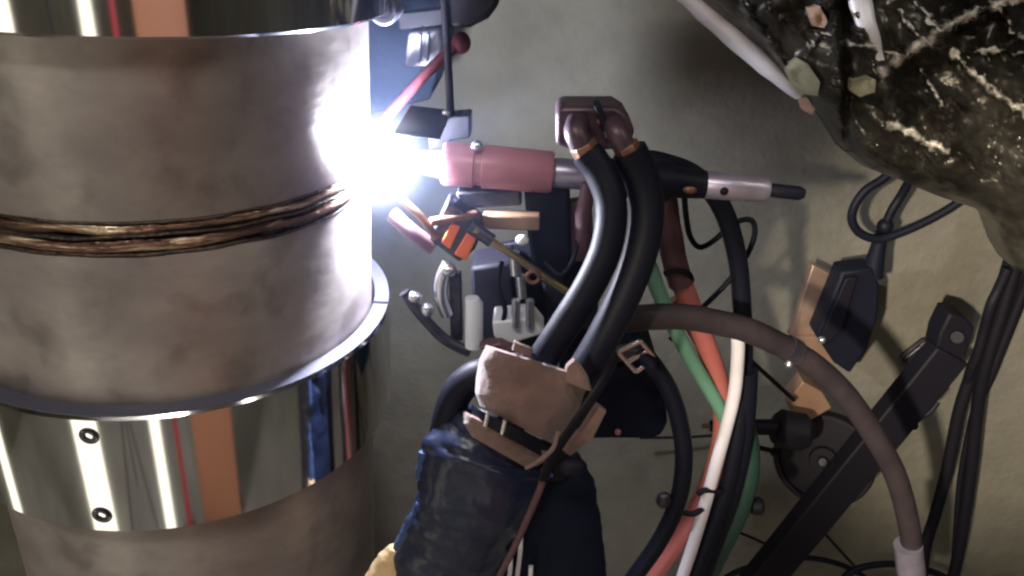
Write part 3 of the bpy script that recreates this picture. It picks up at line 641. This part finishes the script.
tag(hose('floor_cable', [(835, 590, 1.36), (848, 574, 1.36), (868, 566, 1.37), (895, 564, 1.38), (922, 569, 1.38), (946, 578, 1.38), (970, 600, 1.37)], 3.4, 'black'), 'thin black cable arching behind the end of the brownish hose', 'cable', 'cables along the bottom edge')

# ------------------------------------------------------------------ foil bundle
t = thing('foil_bundle', at(900, 240, 1.2), 'big crumpled dark foil wrapped bundle hanging at the top right', 'foil bundle')
EDGE = [(-60, 633), (0, 690), (50, 745), (92, 790), (112, 818), (130, 832), (152, 845), (166, 862), (180, 900), (195, 935), (210, 980), (222, 993), (250, 1003), (268, 1014), (280, 1040), (300, 1090)]
def edge_x(y):
    for (y0, x0), (y1, x1) in zip(EDGE, EDGE[1:]):
        if y <= y1: return x0+(x1-x0)*(y-y0)/(y1-y0)
    return EDGE[-1][1]
# (points, half width, ridge height, painted glint?)
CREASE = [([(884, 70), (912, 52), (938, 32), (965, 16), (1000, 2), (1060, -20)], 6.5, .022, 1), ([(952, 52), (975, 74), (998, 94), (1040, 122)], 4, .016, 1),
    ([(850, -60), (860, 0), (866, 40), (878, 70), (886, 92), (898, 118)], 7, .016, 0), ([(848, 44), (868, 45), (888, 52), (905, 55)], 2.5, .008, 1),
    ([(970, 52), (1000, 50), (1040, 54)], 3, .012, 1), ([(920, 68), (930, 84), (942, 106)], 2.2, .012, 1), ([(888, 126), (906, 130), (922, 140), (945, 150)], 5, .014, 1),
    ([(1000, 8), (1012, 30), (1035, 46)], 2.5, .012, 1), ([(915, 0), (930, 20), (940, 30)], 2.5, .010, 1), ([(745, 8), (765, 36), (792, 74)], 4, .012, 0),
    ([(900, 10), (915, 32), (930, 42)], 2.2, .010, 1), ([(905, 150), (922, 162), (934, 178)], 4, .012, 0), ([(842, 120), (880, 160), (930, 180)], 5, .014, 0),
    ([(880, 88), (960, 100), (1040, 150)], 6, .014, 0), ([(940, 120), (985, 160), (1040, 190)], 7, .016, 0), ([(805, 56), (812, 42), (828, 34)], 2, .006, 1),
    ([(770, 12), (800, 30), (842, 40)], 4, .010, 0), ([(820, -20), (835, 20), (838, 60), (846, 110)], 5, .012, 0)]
def seg_d(x, y, pts):
    best = 1e9
    for (x0, y0), (x1, y1) in zip(pts, pts[1:]):
        dx, dy = x1-x0, y1-y0; u = max(0, min(1, ((x-x0)*dx+(y-y0)*dy)/(dx*dx+dy*dy)))
        d = (x-x0-u*dx)**2+(y-y0-u*dy)**2
        if d < best: best = d
    return math.sqrt(best)
def foil_sample(x, y):
    s = max(0, min(1, (x-edge_x(y))/95)); t_ = max(0, min(1, (300-y)/120))
    base = 1.20-.17*math.sqrt(1-(1-s)**2)*(.35+.65*t_)
    wx = x+10*noise.noise(Vector((x*.03, y*.03, 1))); wy = y+10*noise.noise(Vector((x*.03, y*.03, 7)))
    q = Vector((wx*.016, wy*.016, 3.3)); q2 = Vector((wx*.05, wy*.05, 8.1))
    d1 = noise.voronoi(q)[0]; d2 = noise.voronoi(q2)[0]
    k = .35+.65*s
    h = (d1[0])*.050*k + (d2[0])*.020*k
    kind = 0.
    for pts, hw, hh, crease_glint in CREASE:
        d = seg_d(x+5*noise.noise(Vector((x*.11, y*.11, 3)))+2.5*noise.noise(Vector((x*.3, y*.3, 4))), y+5*noise.noise(Vector((x*.11, y*.11, 9)))+2.5*noise.noise(Vector((x*.3, y*.3, 6))), pts)
        if d < hw*3:
            h -= hh*max(0, 1-d/(hw*1.9))
            if crease_glint: kind = max(kind, (1-d/(hw*1.5))*(.75+.7*noise.noise(Vector((x*.07, y*.07, hw)))))
    if y < 150: h += .03*math.exp(-((x-846)/4)**2)
    return base+h-.03, kind
def foilY(x, y): return foil_sample(x, y)[0]
bm = bmesh.new(); lay = bm.verts.layers.float.new('crease_glint'); NX, NY = 190, 170; Fg = []; Bg = []; K = []
for j in range(NY+1):
    y = -60+360*j/NY; ex = edge_x(y); f = []; b = []; kk = []
    for i in range(NX+1):
        s_ = (i/NX)**1.15; x = ex+(1100-ex)*s_; Y_, kd = foil_sample(x, y)
        f.append(bm.verts.new(at(x, y, Y_))); b.append(bm.verts.new(at(x, y, 1.22)+Vector((0, .05, 0)))); kk.append(kd)
    Fg.append(f); Bg.append(b); K.append(kk)
for j in range(NY):
    for i in range(NX):
        fc = bm.faces.new((Fg[j][i], Fg[j][i+1], Fg[j+1][i+1], Fg[j+1][i]))
        bm.faces.new((Bg[j][i], Bg[j+1][i], Bg[j+1][i+1], Bg[j][i+1]))
    bm.faces.new((Fg[j][0], Fg[j+1][0], Bg[j+1][0], Bg[j][0])); bm.faces.new((Fg[j][NX], Bg[j][NX], Bg[j+1][NX], Fg[j+1][NX]))
for i in range(NX):
    bm.faces.new((Fg[0][i], Bg[0][i], Bg[0][i+1], Fg[0][i+1])); bm.faces.new((Fg[-1][i], Fg[-1][i+1], Bg[-1][i+1], Bg[-1][i]))
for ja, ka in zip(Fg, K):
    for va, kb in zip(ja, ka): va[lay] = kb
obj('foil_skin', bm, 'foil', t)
hose('silver_roll', [(640, -55, 1.13), (690, -6, 1.12), (735, 36, 1.11), (772, 70, 1.105), (799, 94, 1.12)], 13, 'silver', t, wob=lambda s, a, p: (1-.5*s*s)*(1+.15*noise.noise(p*30)))
hose('silver_fold', [(x, y, foilY(x, y)+.004) for x, y in ((852, -45), (860, 0), (868, 30), (876, 58), (884, 78))], 11, 'silver', t, n=8, flat=.6, wob=lambda s, a, p: (1-.75*s**3)*(1+.2*noise.noise(p*40)))
def patch(pts, m_):
    cx = sum(p[0] for p in pts)/len(pts); cy = sum(p[1] for p in pts)/len(pts); P_ = []
    for a, b in zip(pts, pts[1:]+pts[:1]): P_ += [a, ((a[0]+b[0])/2, (a[1]+b[1])/2)]
    bm = bmesh.new(); n = len(P_); rows = []
    for k in (1, .8, .6, .4, .2): rows.append([bm.verts.new(at(cx+(x-cx)*k, cy+(y-cy)*k, foilY(cx+(x-cx)*k, cy+(y-cy)*k)-.008)) for x, y in P_])
    for A, B in zip(rows, rows[1:]):
        for i in range(n): bm.faces.new((A[i], A[(i+1) % n], B[(i+1) % n], B[i]))
    bm.faces.new(rows[-1])
    bk = [bm.verts.new(v.co+Vector((0, .016, 0))) for v in rows[0]]
    for i in range(n): bm.faces.new((rows[0][i], bk[i], bk[(i+1) % n], rows[0][(i+1) % n]))
    bm.faces.new(bk[::-1]); obj('tape_patch', bm, m_, t)
patch([(787, 68), (797, 58), (808, 64), (820, 82), (818, 96), (802, 94), (790, 82)], 'tape')
patch([(853, 80), (868, 76), (876, 80), (875, 92), (860, 97), (852, 92)], 'tape')
patch([(808, 8), (820, 6), (828, 22), (824, 28), (813, 26)], 'peach')
patch([(800, 97), (808, 98), (815, 110), (812, 115), (803, 110)], 'peach')
